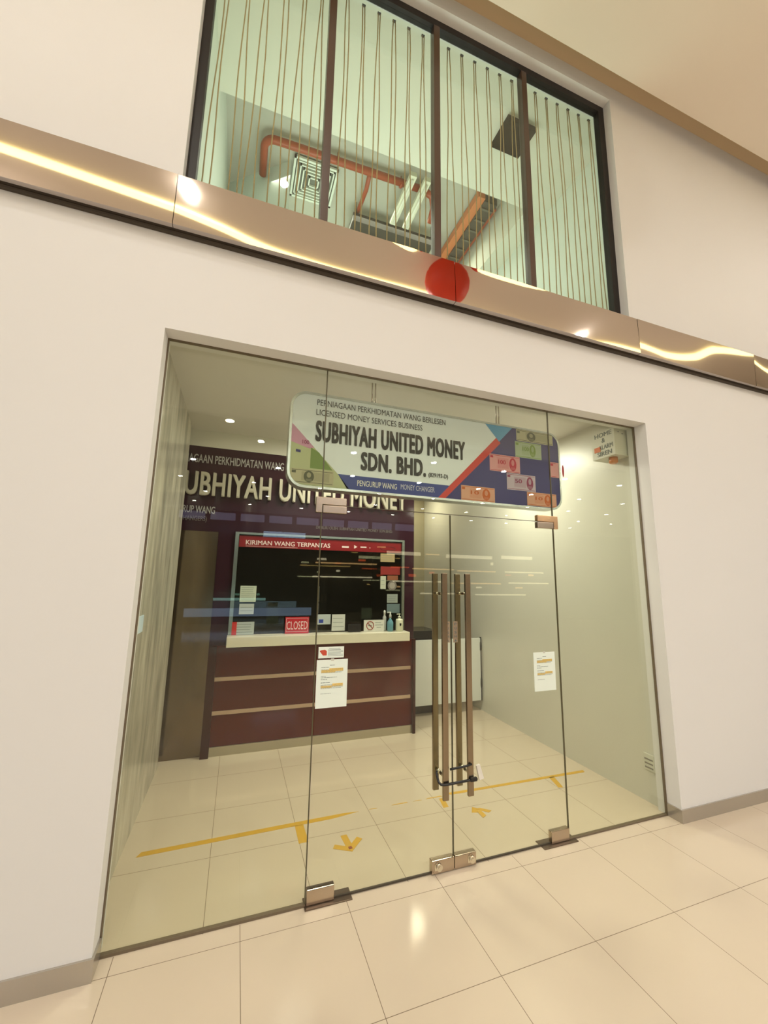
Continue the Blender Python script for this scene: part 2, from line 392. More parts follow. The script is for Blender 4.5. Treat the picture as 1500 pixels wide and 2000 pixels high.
# ---------------- notices on the doors
def notice(x0, x1, z0, z1, y, label, skew=0.0):
    n = empty('paper_notice', ((x0 + x1) / 2, y, z0), label, 'notice')
    sk = lambda x, z: (x, z + skew * (x - x0))
    MB().prism([sk(x0, z0), sk(x1, z0), sk(x1, z1), sk(x0, z1)], y - .0012, y - .0004).build('sheet', paper_m, n)
    W_ = x1 - x0; H_ = z1 - z0
    tx = MB(); hl = MB()
    def bar(mb, a, b, c, h, yy): mb.box(x0 + a * W_, x0 + b * W_, yy - .0003, yy, z0 + c * H_, z0 + (c + h) * H_)
    rows = [(.42, .58, .875, .012), (.15, .40, .835, .010), (.15, .40, .790, .006), (.42, .84, .797, .006), (.15, .86, .770, .006), (.15, .86, .745, .006), (.15, .80, .722, .006), (.15, .30, .650, .008), (.15, .66, .622, .007), (.15, .35, .585, .007), (.15, .45, .515, .012), (.15, .55, .470, .006), (.58, .84, .470, .006), (.15, .86, .445, .006), (.15, .86, .420, .006), (.15, .80, .400, .006), (.15, .48, .290, .006)]
    for a, b, c, h in rows:
        xx = a
        while xx < b - .005:
            e = min(b, xx + random.uniform(.04, .11)); bar(tx, xx, e, c, h, y - .0018); xx = e + .012
    for a, b, c, h in ((.40, .86, .785, .030), (.15, .86, .755, .030), (.15, .60, .730, .024), (.52, .86, .460, .034), (.15, .86, .436, .022), (.15, .50, .412, .022)): bar(hl, a, b, c, h, y - .0014)
    tx.build('printed_lines', ink_m, n); hl.build('highlight_marks', yel_m, n)
    MB().box((x0 + x1) / 2 - .01, (x0 + x1) / 2 + .01, y - .0024, y - .0018, z1 - .008, z1 + .006).build('tape_tab', mat('clear_tape', (.6, .6, .52), .3), n)
    return n
notice(.368, .572, 1.084, 1.377, GY, 'white notice with yellow highlighted lines on the left door')
notice(2.062, 2.268, 1.063, 1.351, GY, 'white notice with yellow highlighted lines on the right door')
n = empty('paper_notice', (.46, GY, 1.387), 'small landscape notice with a red shape, above the highlighted sheet on the left door', 'notice')
MB().box(.376, .544, GY - .0012, GY - .0004, 1.387, 1.457).build('sheet', paper_m, n)
MB().prism([(.383, 1.432), (.392, 1.437), (.418, 1.440), (.430, 1.430), (.430, 1.404), (.405, 1.404)], GY - .0017, GY - .0012).build('red_mark', mat('orange_red_print', (.55, .07, .03), .6), n)
tx = MB()
for k in range(7):
    tx.box(.438 if k else .445, .538 - .02 * (k == 0) - .015 * (k % 3 == 1), GY - .0015, GY - .0012, 1.444 - k * .0075, 1.4465 - k * .0075)
tx.build('printed_lines', ink_m, n)

# ---------------- yellow tape marks on the shop floor
def tape(name, pts, lab, cat='floor tape'):
    return MB().flat(pts, 0.0, .0012).build(name, tape_m, label=lab, cat=cat)
tape('floor_tape', [(-.665, .895), (.70, .925), (.93, .958), (.80, .972), (.3, .965), (-.64, .945)], 'long mustard tape strip on the tiles behind the left glass and left door')
for a, b, t_, lb in ((1.02, 1.09, .008, 'faintest'), (1.22, 1.37, .012, 'second'), (1.42, 1.50, .007, 'third'), (1.54, 1.70, .014, 'longest')):
    tape('tape_remnant', [(a, .958), (b, .955), (b - .01, .955 + t_), (a + .02, .958 + t_ * .7)], '%s of the worn tape scraps in the gap between the two long strips' % lb)
tape('floor_tape', [(1.80, .955), (3.30, .925), (3.32, .965), (1.72, .992)], 'long mustard tape strip on the tiles behind the right door')
tape('floor_tape', [(.405, .922), (.47, .922), (.475, .70), (.405, .70)], 'short tape tick below the left tape strip')
tape('floor_tape', [(1.655, .93), (1.70, .93), (1.675, .79), (1.625, .79)], 'small torn tape tick behind the middle of the doors')
tape('floor_tape', [(2.87, .945), (2.93, .945), (2.86, .75), (2.815, .76)], 'short tape tick below the right tape strip')
def arrow(cx_, cy_, ang, lab, tail=.15, tip=True):
    a = empty('tape_arrow', (cx_, cy_, 0), lab, 'floor arrow')
    def seg(nm, p, q, wd, z):
        p = Vector(p); q = Vector(q); d = (q - p).normalized(); nn = Vector((-d.y, d.x)) * wd / 2
        MB().flat([tuple(p + nn), tuple(q + nn), tuple(q - nn), tuple(p - nn)], z, z + .001).build(nm, tape_m, a)
    M_ = Matrix.Rotation(ang, 2)
    P = lambda x, y: tuple(Vector((cx_, cy_)) + M_ @ Vector((x, y)))
    seg('shaft', P(0, tail), P(0, -.01), .048, .0); seg('barb', P(-.105, .05), P(.015, -.03), .046, .001); seg('barb', P(.100, .075), P(-.015, -.03), .046, .002)
    if tip: MB().flat([P(-.014, -.02), P(.014, -.02), P(.012, .008), P(-.012, .006)], .003, .004).build('dark_spot', mat('red_brown_spot', (.25, .05, .01), .6), a)
arrow(.745, .545, R(4), 'mustard tape arrow on the floor behind the left door, red-brown spot at its tip')
ar = empty('tape_arrow', (1.88, .64, 0), 'crooked mustard tape mark with two arms on the floor behind the right door', 'floor mark')
MB().flat([(1.815, .655), (1.865, .640), (1.905, .690), (1.860, .725)], 0, .001).build('blob', tape_m, ar)
MB().flat([(1.875, .690), (1.915, .695), (1.990, .630), (1.950, .610)], .001, .002).build('arm', tape_m, ar)
MB().flat([(1.865, .655), (1.905, .665), (1.905, .580), (1.862, .560)], .002, .003).build('arm', tape_m, ar)

# ============================================================ UPPER WINDOW
uw = MB()
zb, zt, yf0, yf1 = 4.40, 7.06, .085, .15
uw.box(X0, -.612, yf0, yf1, zb, zt); uw.box(3.20, 3.275, yf0, yf1, zb, zt); uw.box(-.612, 3.20, yf0, yf1, 6.985, zt); uw.box(-.612, 3.20, yf0, yf1, zb, zb + .05)
win = uw.build('window_4', frame_m, kind='structure')
for xm in (.270, 1.232, 2.212):
    MB().box(xm - .030, xm + .030, yf0 - .004, yf1 + .004, zb + .05, 6.985, bev=.003).build('mullion', mat('reddish_brown_mullion', (.07, .035, .022), .3, 0, .7), win)
xs = [-.612, .240, .300, 1.202, 1.262, 2.182, 2.242, 3.20]
for a, b in zip(xs[::2], xs[1::2]):
    MB().box(a, b, .115, .121, zb + .05, 6.985).build('pane', upper_glass_m, win)
# ropes
def rope(x, pane_i, k, lean, spread, zlow=4.47):
    names = ['first', 'second', 'third', 'fourth', 'fifth', 'sixth', 'seventh']
    r_ = empty('twine_pair', (x, .19, 6.98), '%s tan twine pair from the left in the %s pane of the upper window' % (names[k], ['first', 'second', 'third', 'fourth'][pane_i]), 'twine', 'twine pairs strung down the upper window')
    for s_ in (-1, 1):
        top = x + .010 * s_; bot = x + lean + spread * s_ + random.uniform(-.012, .012)
        pts = []
        for i in range(11):
            t = i / 10; wob = .006 * math.sin(t * 9 + x * 13 + s_) * (1 if 0 < i < 10 else 0)
            pts.append((top + (bot - top) * t + wob, .19 + .004 * math.sin(t * 7 + x * 5), 6.98 + (zlow - 6.98) * t))
        MB().tube(pts, .0050, 6).build('strand', rope_m, r_)
    MB().box(x - .016, x + .016, .183, .197, 6.975, 6.99).build('hook', frame_m, r_)
for pi, (xa, n_) in enumerate(((-.545, 6), (.409, 6), (1.414, 6), (2.442, 6))):
    for k in range(n_):
        ln = {0: random.uniform(-.04, .02), 1: 0.0, 2: .01, 3: .02}[pi]
        sp = {0: random.uniform(.01, .06), 1: .034, 2: .037, 3: .035}[pi]
        rope(xa + k * .1465, pi, k, ln, sp)

# upper room ceiling services
pipe_m = mat('red_brown_pipe_paint', (.36, .07, .025), .4)
pp = empty('sprinkler_pipe', (.9, 2.12, 7.60), 'red-brown water pipe with a branch running under the upper room ceiling', 'pipe')
pts = [(-.22, 2.70, 7.62), (-.22, 2.3, 7.62)] + [(-.22 + .14 * (1 - math.cos(R(a))), 2.3 - .14 * math.sin(R(a)) - .0, 7.62) for a in range(10, 91, 16)] + [(.2, 2.15, 7.62), (2.05, 2.10, 7.62)]
MB().tube(pts, .050, 14).build('main_run', pipe_m, pp)
MB().tube([(1.22, 2.10, 7.62), (1.25, 2.4, 7.63), (1.20, 3.8, 7.64)], .032, 12).build('branch', pipe_m, pp)
MB().tube([(2.05, 2.10, 7.62), (2.2, 2.13, 7.60), (2.29, 2.25, 7.55), (2.33, 2.45, 7.50)], .05, 12).build('drop_bend', pipe_m, pp)
for xx in (.75, 1.70): MB().cyl((xx, 2.13, 7.62), (xx, 2.13, 7.75), .008, 8).cyl((xx - .015, 2.125, 7.62), (xx + .015, 2.125, 7.62), .058, 16).build('hanger', pipe_m, pp)
ad = empty('air_diffuser', (.5, 2.64, 7.70), 'white square four-way air conditioning diffuser on the upper room ceiling', 'air vent')
lv = MB()
for i in range(6):
    a = .315 - i * .048; t_ = .018 if i else .03; z = 7.70 + .0 - (0 if i else .002)
    cx_, cy_ = .50, 2.64
    for q in ((cx_ - a, cx_ + a, cy_ - a, cy_ - a + t_), (cx_ - a, cx_ + a, cy_ + a - t_, cy_ + a), (cx_ - a, cx_ - a + t_, cy_ - a, cy_ + a), (cx_ + a - t_, cx_ + a, cy_ - a, cy_ + a)):
        lv.box(*q, z - .012, z + .02)
lv.build('louvres', mat('diffuser_white', (.78, .82, .72), .5), ad)
MB().box(.20, .80, 2.34, 2.94, 7.722, 7.75).build('dark_throat', mat('throat_grey', (.16, .17, .14), .7), ad)
for xx, lb in ((1.78, 'left'), (2.0, 'right')):
    t = empty('tube_light', (xx, 2.35, 7.60), 'unlit cream ceiling fluorescent tube batten, %s of the pair in the upper room' % lb, 'light', 'fluorescent battens in the upper room')
    MB().box(xx - .05, xx + .05, 1.84, 2.68, 7.47, 7.545, bev=.006).build('batten', mat('batten_cream', (.75, .74, .58), .5), t)
    MB().cyl((xx, 1.88, 7.455), (xx, 2.64, 7.455), .017, 12).build('tube', mat('tube_glass', (.8, .8, .68), .3), t)
dk = empty('cable_tray', (1.9, 3.0, 7.5), 'dark cable tray crossing behind the fluorescent battens', 'cable tray')
MB().box(1.15, 2.55, 2.78, 2.97, 7.43, 7.53).build('tray', mat('dark_grey_metal', (.05, .045, .035), .5), dk)
MB().box(1.15, 2.55, 2.75, 2.78, 7.40, 7.55).box(1.15, 2.55, 2.97, 3.00, 7.40, 7.55).build('side_rail', MATS['dark_grey_metal'], dk)
for xx in (1.2, 2.5): MB().cyl((xx, 2.76, 7.5), (xx, 2.76, 7.752), .006, 8).build('hanger_rod', MATS['dark_grey_metal'], dk)
du = empty('duct_run', (3.05, 2.6, 7.5), 'orange-edged dark duct running back under the upper room ceiling', 'duct')
MB().box(2.86, 2.98, 1.88, 4.2, 7.60, 7.72).build('orange_side', mat('orange_brown_duct', (.62, .20, .07), .5), du)
MB().box(2.98, 3.20, 1.9, 4.2, 7.58, 7.70).build('dark_underside', mat('duct_dark', (.07, .06, .045), .5), du)
for i in range(10): MB().box(3.00, 3.18, 2.0 + i * .2, 2.03 + i * .2, 7.56, 7.58).build('cross_strap', mat('strap_grey', (.16, .15, .12), .5, .3), du)
MB().box(3.20, 3.26, 2.0, 4.2, 7.62, 7.70).build('red_edge', pipe_m, du)
MB().prism([(2.342, 7.0), (2.72, 7.0), (2.72, 7.068), (2.342, 7.068)], .50, .82).build('dark_hatch_box', mat('black_brown_hatch', (.012, .008, .005), .8, spec=.1), label='black square box standing for a dark open hatch in the upper room ceiling near the third mullion', cat='ceiling box')  # solid dark box stands in for a shaded hatch opening
MB().flat([(-.70, 3.14), (.15, 2.46), (.15, 4.9), (-.70, 4.9)], 4.3, 7.75, mat('pale_light_patch', (.78, .86, .80), .6)).build('light_patch_panel', kind='structure')  # added pale panel, stands in for a bright patch of light
MB().box(3.32, 3.62, 1.405, 4.9, 7.07, 7.75).build('ceiling_upper_side', MATS['upper_ceiling_paint'], kind='structure')

# ============================================================ STAINLESS BAND
def lerp(pts, x):
    if x <= pts[0][0]: return pts[0][1]
    if x >= pts[-1][0]: return pts[-1][1]
    n = len(pts); sl = []
    for i in range(n):
        a = pts[max(i - 1, 0)]; b = pts[min(i + 1, n - 1)]; sl.append((b[1] - a[1]) / (b[0] - a[0]))
    for i in range(n - 1):
        (a, u), (b, v) = pts[i], pts[i + 1]
        if x <= b:
            h = b - a; t = (x - a) / h
            return (2*t**3 - 3*t*t + 1) * u + (t**3 - 2*t*t + t) * h * sl[i] + (3*t*t - 2*t**3) * v + (t**3 - t*t) * h * sl[i + 1]
COVE_Y, COVE_Z = -3.15, 6.97
LINE = {-2: [(-2.66, 4.27), (-1.55, 4.213), (-.68, 4.150)],
        -1: [(-.68, 4.152), (-.40, 4.105), (-.12, 4.042), (.15, 4.024), (.5, 4.018), (.9, 4.026), (1.30, 4.015)],
        0: [(1.30, 3.98), (2.3, 3.97), (2.85, 4.03), (3.28, 4.042)],
        1: [(3.28, 4.115), (3.6, 4.10), (4.0, 4.165), (4.42, 4.30), (5.02, 4.385)],
        2: [(5.02, 4.36), (5.3, 4.25), (7, 4.2)], -3: [(-4.6, 4.3), (-2.66, 4.28)]}
LIP = {-1: [(.62, 4.42), (.90, 4.345), (.98, 4.36), (1.08, 4.42), (1.30, 4.43)], 0: [(1.30, 4.43), (1.42, 4.42), (1.52, 4.355), (1.9, 4.345), (2.2, 4.37), (2.45, 4.42)]}
def tilt_for(zl):
    """panel tilt (rad) that throws the cove's mirror image to height zl on the band"""
    e_in = math.atan2(zl - 1.902, 2.49); e_out = math.atan2(COVE_Z - zl, -.07 - COVE_Y)
    return (e_out - e_in) / 2
ZB, ZT, BY = 4.04, 4.40, -.075
edges = [(-4.64, -2.662, -3), (-2.658, -.684, -2), (-.680, 1.298, -1), (1.302, 3.279, 0), (3.283, 5.020, 1), (5.024, 7.2, 2), (7.204, 9.5, 3)]
plab = {-3: 'mirror steel cladding panel furthest left, outside the frame', -2: 'mirror steel cladding panel at the left edge with one straight yellow reflection', -1: 'mirror steel cladding panel below the left panes of the upper window', 0: 'mirror steel cladding panel below the right panes of the upper window', 1: 'short mirror steel cladding panel right of the upper window with a curving yellow reflection', 2: 'mirror steel cladding panel cut by the right edge', 3: 'mirror steel cladding panel beyond the right edge'}
for a, b, key in edges:
    if key in (-3, 3): continue
    t = empty('cladding_panel', ((a + b) / 2, BY, ZB), plab[key], 'cladding panel', 'mirror steel panels of the band')
    bm = bmesh.new(); nx, nz = 90, 36; grid = []
    for i in range(nx + 1):
        x = a + (b - a) * i / nx; tl = tilt_for(lerp(LINE[key], x)); lz = lerp(LIP[key], x) if key in LIP else 9
        ys = [0.0]
        for j in range(nz):
            z = ZB + (ZT - ZB) * (j + .5) / nz; k_ = min(1, max(0, (z - lz) / .02)); k_ = k_ * k_ * (3 - 2 * k_)
            T_ = tl + (tilt_for(z) - tl) * k_
            ys.append(ys[-1] + math.tan(T_) * (ZT - ZB) / nz)
        mid = ys[nz // 2]
        grid.append([bm.verts.new((x, BY + ys[j] - mid, ZB + (ZT - ZB) * j / nz)) for j in range(nz + 1)])
    for i in range(nx):
        for j in range(nz): f = bm.faces.new((grid[i][j], grid[i + 1][j], grid[i + 1][j + 1], grid[i][j + 1])); f.smooth = True
    q = MB(); q.bm.free(); q.bm = bm
    # returns: underside, top, ends back to the wall
    k0 = len(bm.faces)
    yb_ = -.002
    def back(v): return bm.verts.new((v.co.x, yb_, v.co.z))
    for j in (0, nz):
        prev = None
        for i in range(nx + 1):
            v = grid[i][j]; vv = bm.verts.new(v.co); bk = back(v)
            if prev: bm.faces.new((prev[0], vv, bk, prev[1]))
            prev = (vv, bk)
    for i in (0, nx):
        prev = None
        for j in range(nz + 1):
            v = grid[i][j]; vv = bm.verts.new(v.co); bk = back(v)
            if prev: bm.faces.new((prev[0], vv, bk, prev[1]))
            prev = (vv, bk)
    q.build('face', band_m, t)
struct(MB().box(-9, 22, -.022, 0, ZB - .018, ZB - .001), 'trim_3', band_edge_m)

# ============================================================ HANGING SIGN
SY0, SY1 = .35, .45
def rrect(x0, x1, z0, z1, r, n=8):
    o = []
    for cx_, cz_, a0 in ((x1 - r, z1 - r, 0), (x0 + r, z1 - r, 90), (x0 + r, z0 + r, 180), (x1 - r, z0 + r, 270)):
        for i in range(n + 1): a = R(a0 + 90 * i / n); o.append((cx_ + r * math.cos(a), cz_ + r * math.sin(a)))
    return o
def inside_poly(pts, x0, x1, z0, z1, r):   # clip a simple convex polygon against the rounded rectangle
    clip = rrect(x0, x1, z0, z1, r)
    out = pts[:]
    n = len(clip)
    for i in range(n):
        A = clip[i]; B = clip[(i + 1) % n]
        if abs(A[0] - B[0]) + abs(A[1] - B[1]) < 1e-9: continue
        side = lambda p: (B[0] - A[0]) * (p[1] - A[1]) - (B[1] - A[1]) * (p[0] - A[0])
        new = []
        for k in range(len(out)):
            P, Q = out[k], out[(k + 1) % len(out)]; sp, sq = side(P), side(Q)
            if sp >= -1e-12: new.append(P)
            if (sp > 1e-12 and sq < -1e-12) or (sp < -1e-12 and sq > 1e-12):
                t = sp / (sp - sq); new.append((P[0] + (Q[0] - P[0]) * t, P[1] + (Q[1] - P[1]) * t))
        out = new
        if len(out) < 3: return None
    return out
sx0, sx1, sz0, sz1 = .146, 2.640, 2.560, 3.285
sign = empty('hanging_sign', (1.39, .40, 3.60), 'rounded white and blue hanging money changer sign with red stripe and banknote pictures', 'sign')
MB().prism(rrect(sx0, sx1, sz0, sz1, .115), SY0 + .004, SY1).build('light_box', mat('sign_box_white', (.62, .68, .72), .35), sign)
rim = MB()
o_ = rrect(sx0 - .012, sx1 + .012, sz0 - .012, sz1 + .012, .125); i_ = rrect(sx0 + .006, sx1 - .006, sz0 + .006, sz1 - .006, .11)
bm = rim.bm
Vs = [[bm.verts.new((p_[0], yy, p_[1])) for p_ in pp_] for pp_, yy in ((o_, SY0 - .004), (i_, SY0 - .004), (o_, SY1 + .002), (i_, SY1 + .002))]
n_ = len(o_)
for k in range(n_):
    l = (k + 1) % n_
    for A_, B_ in ((Vs[0], Vs[1]), (Vs[0], Vs[2]), (Vs[1], Vs[3]), (Vs[2], Vs[3])): bm.faces.new((A_[k], A_[l], B_[l], B_[k]))
rim.build('aluminium_rim', edge_steel_m, sign)
CL = (sx0 + .004, sx1 - .004, sz0 + .004, sz1 - .004, .11)
def art(name, pts, m, lay, **kw):
    pts = [tuple(p_) for p_ in pts]
    ar = sum(p_[0] * q_[1] - q_[0] * p_[1] for p_, q_ in zip(pts, pts[1:] + pts[:1]))
    if ar < 0: pts = pts[::-1]
    c = inside_poly(pts, *CL)
    if not c: return None
    # drop duplicate points
    d_ = []
    for p_ in c:
        if not d_ or abs(p_[0] - d_[-1][0]) + abs(p_[1] - d_[-1][1]) > 1e-6: d_.append(p_)
    y = SY0 + .004 - lay * .0006
    return MB().prism(d_, y - .0005, y).build(name, m, sign, **kw)
navy = mat('navy_print', (.035, .032, .19), .3); royal = mat('royal_blue_print', (.03, .055, .30), .3)
face = mat('sign_face_white', (.80, .88, .97), .3); sky = mat('sky_blue_print', (.10, .36, .68), .3); stripe = mat('stripe_red_print', (.62, .045, .035), .3)
art('navy_field', [(1.3, 2.4), (2.8, 2.4), (2.8, 3.4), (1.3, 3.4)], navy, 1)
art('white_field', [(.0, 2.675), (1.464, 2.675), (1.950, 3.150), (1.822, 3.40), (.0, 3.40)], face, 2)
art('blue_banner', [(.513, 2.678), (1.464, 2.678), (1.345, 2.4), (.70, 2.4)], royal, 3)
art('red_stripe', [(1.950, 3.168), (1.990, 3.118), (1.400, 2.540), (1.335, 2.540)], stripe, 4)
art('sky_triangle', [(1.815, 3.30), (2.140, 3.30), (1.975, 3.130)], sky, 5)
art('banknote_corner', [(.0, 3.15), (.169, 3.017), (.325, 2.862), (.513, 2.676), (.630, 2.54), (.0, 2.54)], mat('pale_green_print', (.50, .55, .34), .4), 3)
def note(x0, x1, z0, z1, base, dark, val, lay, oval=.72, words=None):
    b_ = art('banknote_picture', [(x0, z0), (x1, z0), (x1, z1), (x0, z1)], base, lay, label='printed banknote picture, %s' % words)
    W_ = x1 - x0; H_ = z1 - z0
    y = SY0 + .004 - lay * .0006 - .0005
    xo = x0 + W_ * oval
    q = MB()
    q.prism([(xo + W_ * .12 * math.cos(R(a)), z0 + H_ * .5 + H_ * .40 * math.sin(R(a))) for a in range(0, 360, 24)], y - .0004, y)
    if x1 < 2.636 or xo + W_ * .12 < 2.63: q.build('portrait_oval', dark, sign)
    else: q.bm.free()
    light = MB()
    if xo + .05 < 2.6:
        light.prism([(xo + W_ * .05 * math.cos(R(a)), z0 + H_ * .60 + H_ * .19 * math.sin(R(a))) for a in range(0, 360, 30)], y - .0008, y - .0004)
        light.build('portrait_head', mat('tint_' + base.name, tuple((2 * u + v) / 3 for u, v in zip(base.node_tree.nodes['Principled BSDF'].inputs['Base Color'].default_value[:3], dark.node_tree.nodes['Principled BSDF'].inputs['Base Color'].default_value[:3])), .5), sign)
        sh = MB(); sh.prism([(xo - W_ * .085, z0 + H_ * .17), (xo + W_ * .085, z0 + H_ * .17), (xo + W_ * .06, z0 + H_ * .34), (xo - W_ * .06, z0 + H_ * .34)], y - .0008, y - .0004); sh.build('portrait_shoulders', mat('shade_' + base.name, tuple((u + 3 * v) / 4 for u, v in zip(base.node_tree.nodes['Principled BSDF'].inputs['Base Color'].default_value[:3], dark.node_tree.nodes['Principled BSDF'].inputs['Base Color'].default_value[:3])), .5), sign)
        tint = MB()
        tint.box(x0 + W_ * .25, xo - W_ * .14 if oval > .5 else x1 - W_ * .1, y - .0002, y, z0 + H_ * .2, z0 + H_ * .82); tint.build('note_tint', mat('wash_' + base.name, tuple((3 * u + v) / 4 for u, v in zip(base.node_tree.nodes['Principled BSDF'].inputs['Base Color'].default_value[:3], dark.node_tree.nodes['Principled BSDF'].inputs['Base Color'].default_value[:3])), .5), sign)
    else: light.bm.free()
    bd = MB()
    e = .008
    xe = min(x1 - e, 2.60)
    bd.box(x0 + e, xe, y - .0004, y, z1 - e - .004, z1 - e); bd.box(x0 + e, xe, y - .0004, y, z0 + e, z0 + e + .004)
    bd.box(x0 + e, x0 + e + .03, y - .0004, y, z1 - .035, z1 - .016)
    bd.build('note_border', dark, sign)
    if val: text('note_number', val, x0 + W_ * .28, x0 + W_ * .52, z0 + H_ * .45, z0 + H_ * .70, y, dark, sign, bold=.015)
dol = mat('dollar_cream_print', (.50, .48, .33), .5); dold = mat('dollar_green_print', (.10, .11, .07), .5)
pnk = mat('pink_note_print', (.72, .36, .40), .5); pnkd = mat('crimson_note_print', (.50, .035, .08), .5)
lil = mat('lilac_note_print', (.58, .50, .64), .5); lild = mat('purple_note_print', (.30, .05, .14), .5)
grn = mat('green_note_print', (.42, .52, .38), .5); grnd = mat('green_dark_note_print', (.20, .32, .06), .5)
org = mat('peach_note_print', (.72, .40, .30), .5); orgd = mat('orange_note_print', (.58, .13, .03), .5)
note(2.165, 2.580, 3.170, 3.278, dol, dold, '', 3, .40, 'cream and dark green')
note(2.147, 2.440, 3.012, 3.163, grn, grnd, '100', 3, .66, 'pale green')
note(1.870, 2.192, 2.855, 3.010, pnk, pnkd, '100', 4, .76, 'pink with a crimson 100')
note(2.044, 2.356, 2.700, 2.850, lil, lild, '50', 5, .80, 'lilac')
note(1.578, 1.913, 2.566, 2.695, org, orgd, '10', 6, .74, 'orange, at the foot of the sign')
note(2.255, 2.586, 2.572, 2.697, org, orgd, '10', 7, .70, 'orange, at the lower right corner')
note(2.530, 2.632, 2.860, 3.007, pnk, pnkd, '', 8, 1.5, 'pink, cut by the right rim')
note(.160, .480, 2.580, 2.690, dol, dold, '', 6, .42, 'cream dollar at the lower left corner')
art('pink_corner_print', [(.12, 2.90), (.12, 3.06), (.169, 3.017), (.325, 2.862), (.29, 2.85)], mat('pink_corner', (.62, .33, .50), .5), 5)
art('blue_flag_print', [(.19, 2.835), (.225, 2.832), (.225, 2.812), (.19, 2.815)], navy, 6)
text('note_number', '100', .235, .285, 2.882, 2.912, SY0 + .0005, lild, sign, bold=.015)
art('green_corner_print', [(.30, 2.86), (.36, 2.83), (.47, 2.70), (.30, 2.70)], mat('leaf_green_print', (.20, .30, .09), .5), 5)
TY = SY0 - .0002
dtx = mat('dark_grey_lettering', (.045, .05, .06), .3)
btx = mat('black_lettering', (.018, .014, .014), .3)
text('lettering', 'PERNIAGAAN PERKHIDMATAN WANG BERLESEN', .332, 1.434, 3.202, 3.250, TY, dtx, sign)
text('lettering', 'LICENSED MONEY SERVICES BUSINESS', .328, 1.217, 3.122, 3.170, TY, dtx, sign)
text('lettering', 'SUBHIYAH UNITED MONEY', .328, 1.622, 2.913, 3.080, TY, btx, sign, bold=.058, space=1.1)
text('lettering', 'SDN. BHD.', .690, 1.250, 2.728, 2.876, TY, btx, sign, bold=.058, space=1.1)
text('lettering', '(829193-D)', 1.273, 1.454, 2.724, 2.770, TY, btx, sign, bold=.012)
text('lettering', 'PENGURUP WANG', .667, .994, 2.600, 2.645, SY0 + .0012, whitep_m, sign, bold=.006)
text('lettering', 'MONEY CHANGER', 1.028, 1.329, 2.606, 2.649, SY0 + .0012, mat('lilac_white_print', (.62, .64, .80), .5), sign)
for xx in (.80, 2.00):
    for dxx in (-.014, .014): MB().cyl((xx + dxx, .40, sz1), (xx + dxx, .40, 3.60), .006, 10).build('hanging_rod', steel_m, sign)
    MB().box(xx - .04, xx + .04, .37, .43, 3.592, 3.60).build('ceiling_bracket', steel_m, sign)

# ============================================================ SHOP INTERIOR
# counter
ct = empty('service_counter', (.86, 2.43, 0), 'dark maroon service counter front with two steel strips and steel kick plate', 'counter')
MB().box(-.388, -.306, 2.37, 2.447, 0, 1.135, bev=.002).box(2.040, 2.075, 2.37, 2.447, 0, 1.135, bev=.002).build('end_stile', maroon2_m, ct)
MB().box(-.306, 2.040, 2.418, 2.448, .095, 1.13).build('front_panel', maroon_m, ct)
for z in (.760, .412): MB().box(-.318, 2.022, 2.408, 2.420, z, z + .040, bev=.002).build('steel_strip', mat('warm_strip_steel', (.60, .44, .33), .35, .7), ct)
MB().box(-.306, 2.040, 2.405, 2.420, .0, .093).build('kick_plate', mat('kick_steel', (.50, .46, .36), .28, .8), ct)
MB().box(-.212, 1.936, 2.24, 2.449, 1.136, 1.243, bev=.004).build('stone_ledge', stone_m, label='cream stone ledge', cat='ledge')
MATS
tag(bpy.data.objects['stone_ledge'], 'cream stone ledge along the top of the maroon counter', 'ledge')
# teller window
tw = empty('teller_window', (.86, 2.45, 1.245), 'steel framed teller window with red header above the stone ledge', 'teller window')
MB().box(-.205, -.165, 2.42, 2.47, 1.245, 2.41).box(1.895, 1.93, 2.42, 2.47, 1.245, 2.41).box(-.165, 1.895, 2.42, 2.47, 2.385, 2.41).build('frame', mat('teller_frame_steel', (.42, .48, .46), .2, .9), tw)
MB().box(-.165, 1.895, 2.452, 2.458, 1.245, 2.385).build('pane', teller_glass_m, tw)
hd_ = MB().box(-.160, 1.890, 2.440, 2.446, 2.238, 2.372).build('header_strip', redhdr_m, tw)
text('lettering', 'KIRIMAN WANG TERPANTAS', -.085, .922, 2.268, 2.322, 2.440, mat('pinkish_white_print', (.72, .60, .58), .5), hd_, bold=.018)
MB().box(-.085, .52, 2.4395, 2.44, 2.250, 2.253).build('underline', MATS['pinkish_white_print'], hd_)
lg = MB(); lg.box(1.075, 1.165, 2.4392, 2.44, 2.278, 2.300); lg.prism([(1.235, 2.272), (1.235, 2.318), (1.278, 2.295)], 2.4392, 2.44); lg.box(1.32, 1.40, 2.4392, 2.44, 2.288, 2.304); lg.box(1.44, 1.455, 2.4392, 2.44, 2.286, 2.294); lg.build('logo_marks', MATS['pinkish_white_print'], hd_)
ov = MB(); pts_o = [(1.70 + .11 * math.cos(R(a)), 2.4395, 2.292 + .024 * math.sin(R(a))) for a in range(0, 361, 20)]
ov.tube(pts_o, .003, 6); ov.build('oval_logo', mat('dark_oval', (.09, .01, .01), .5), hd_)

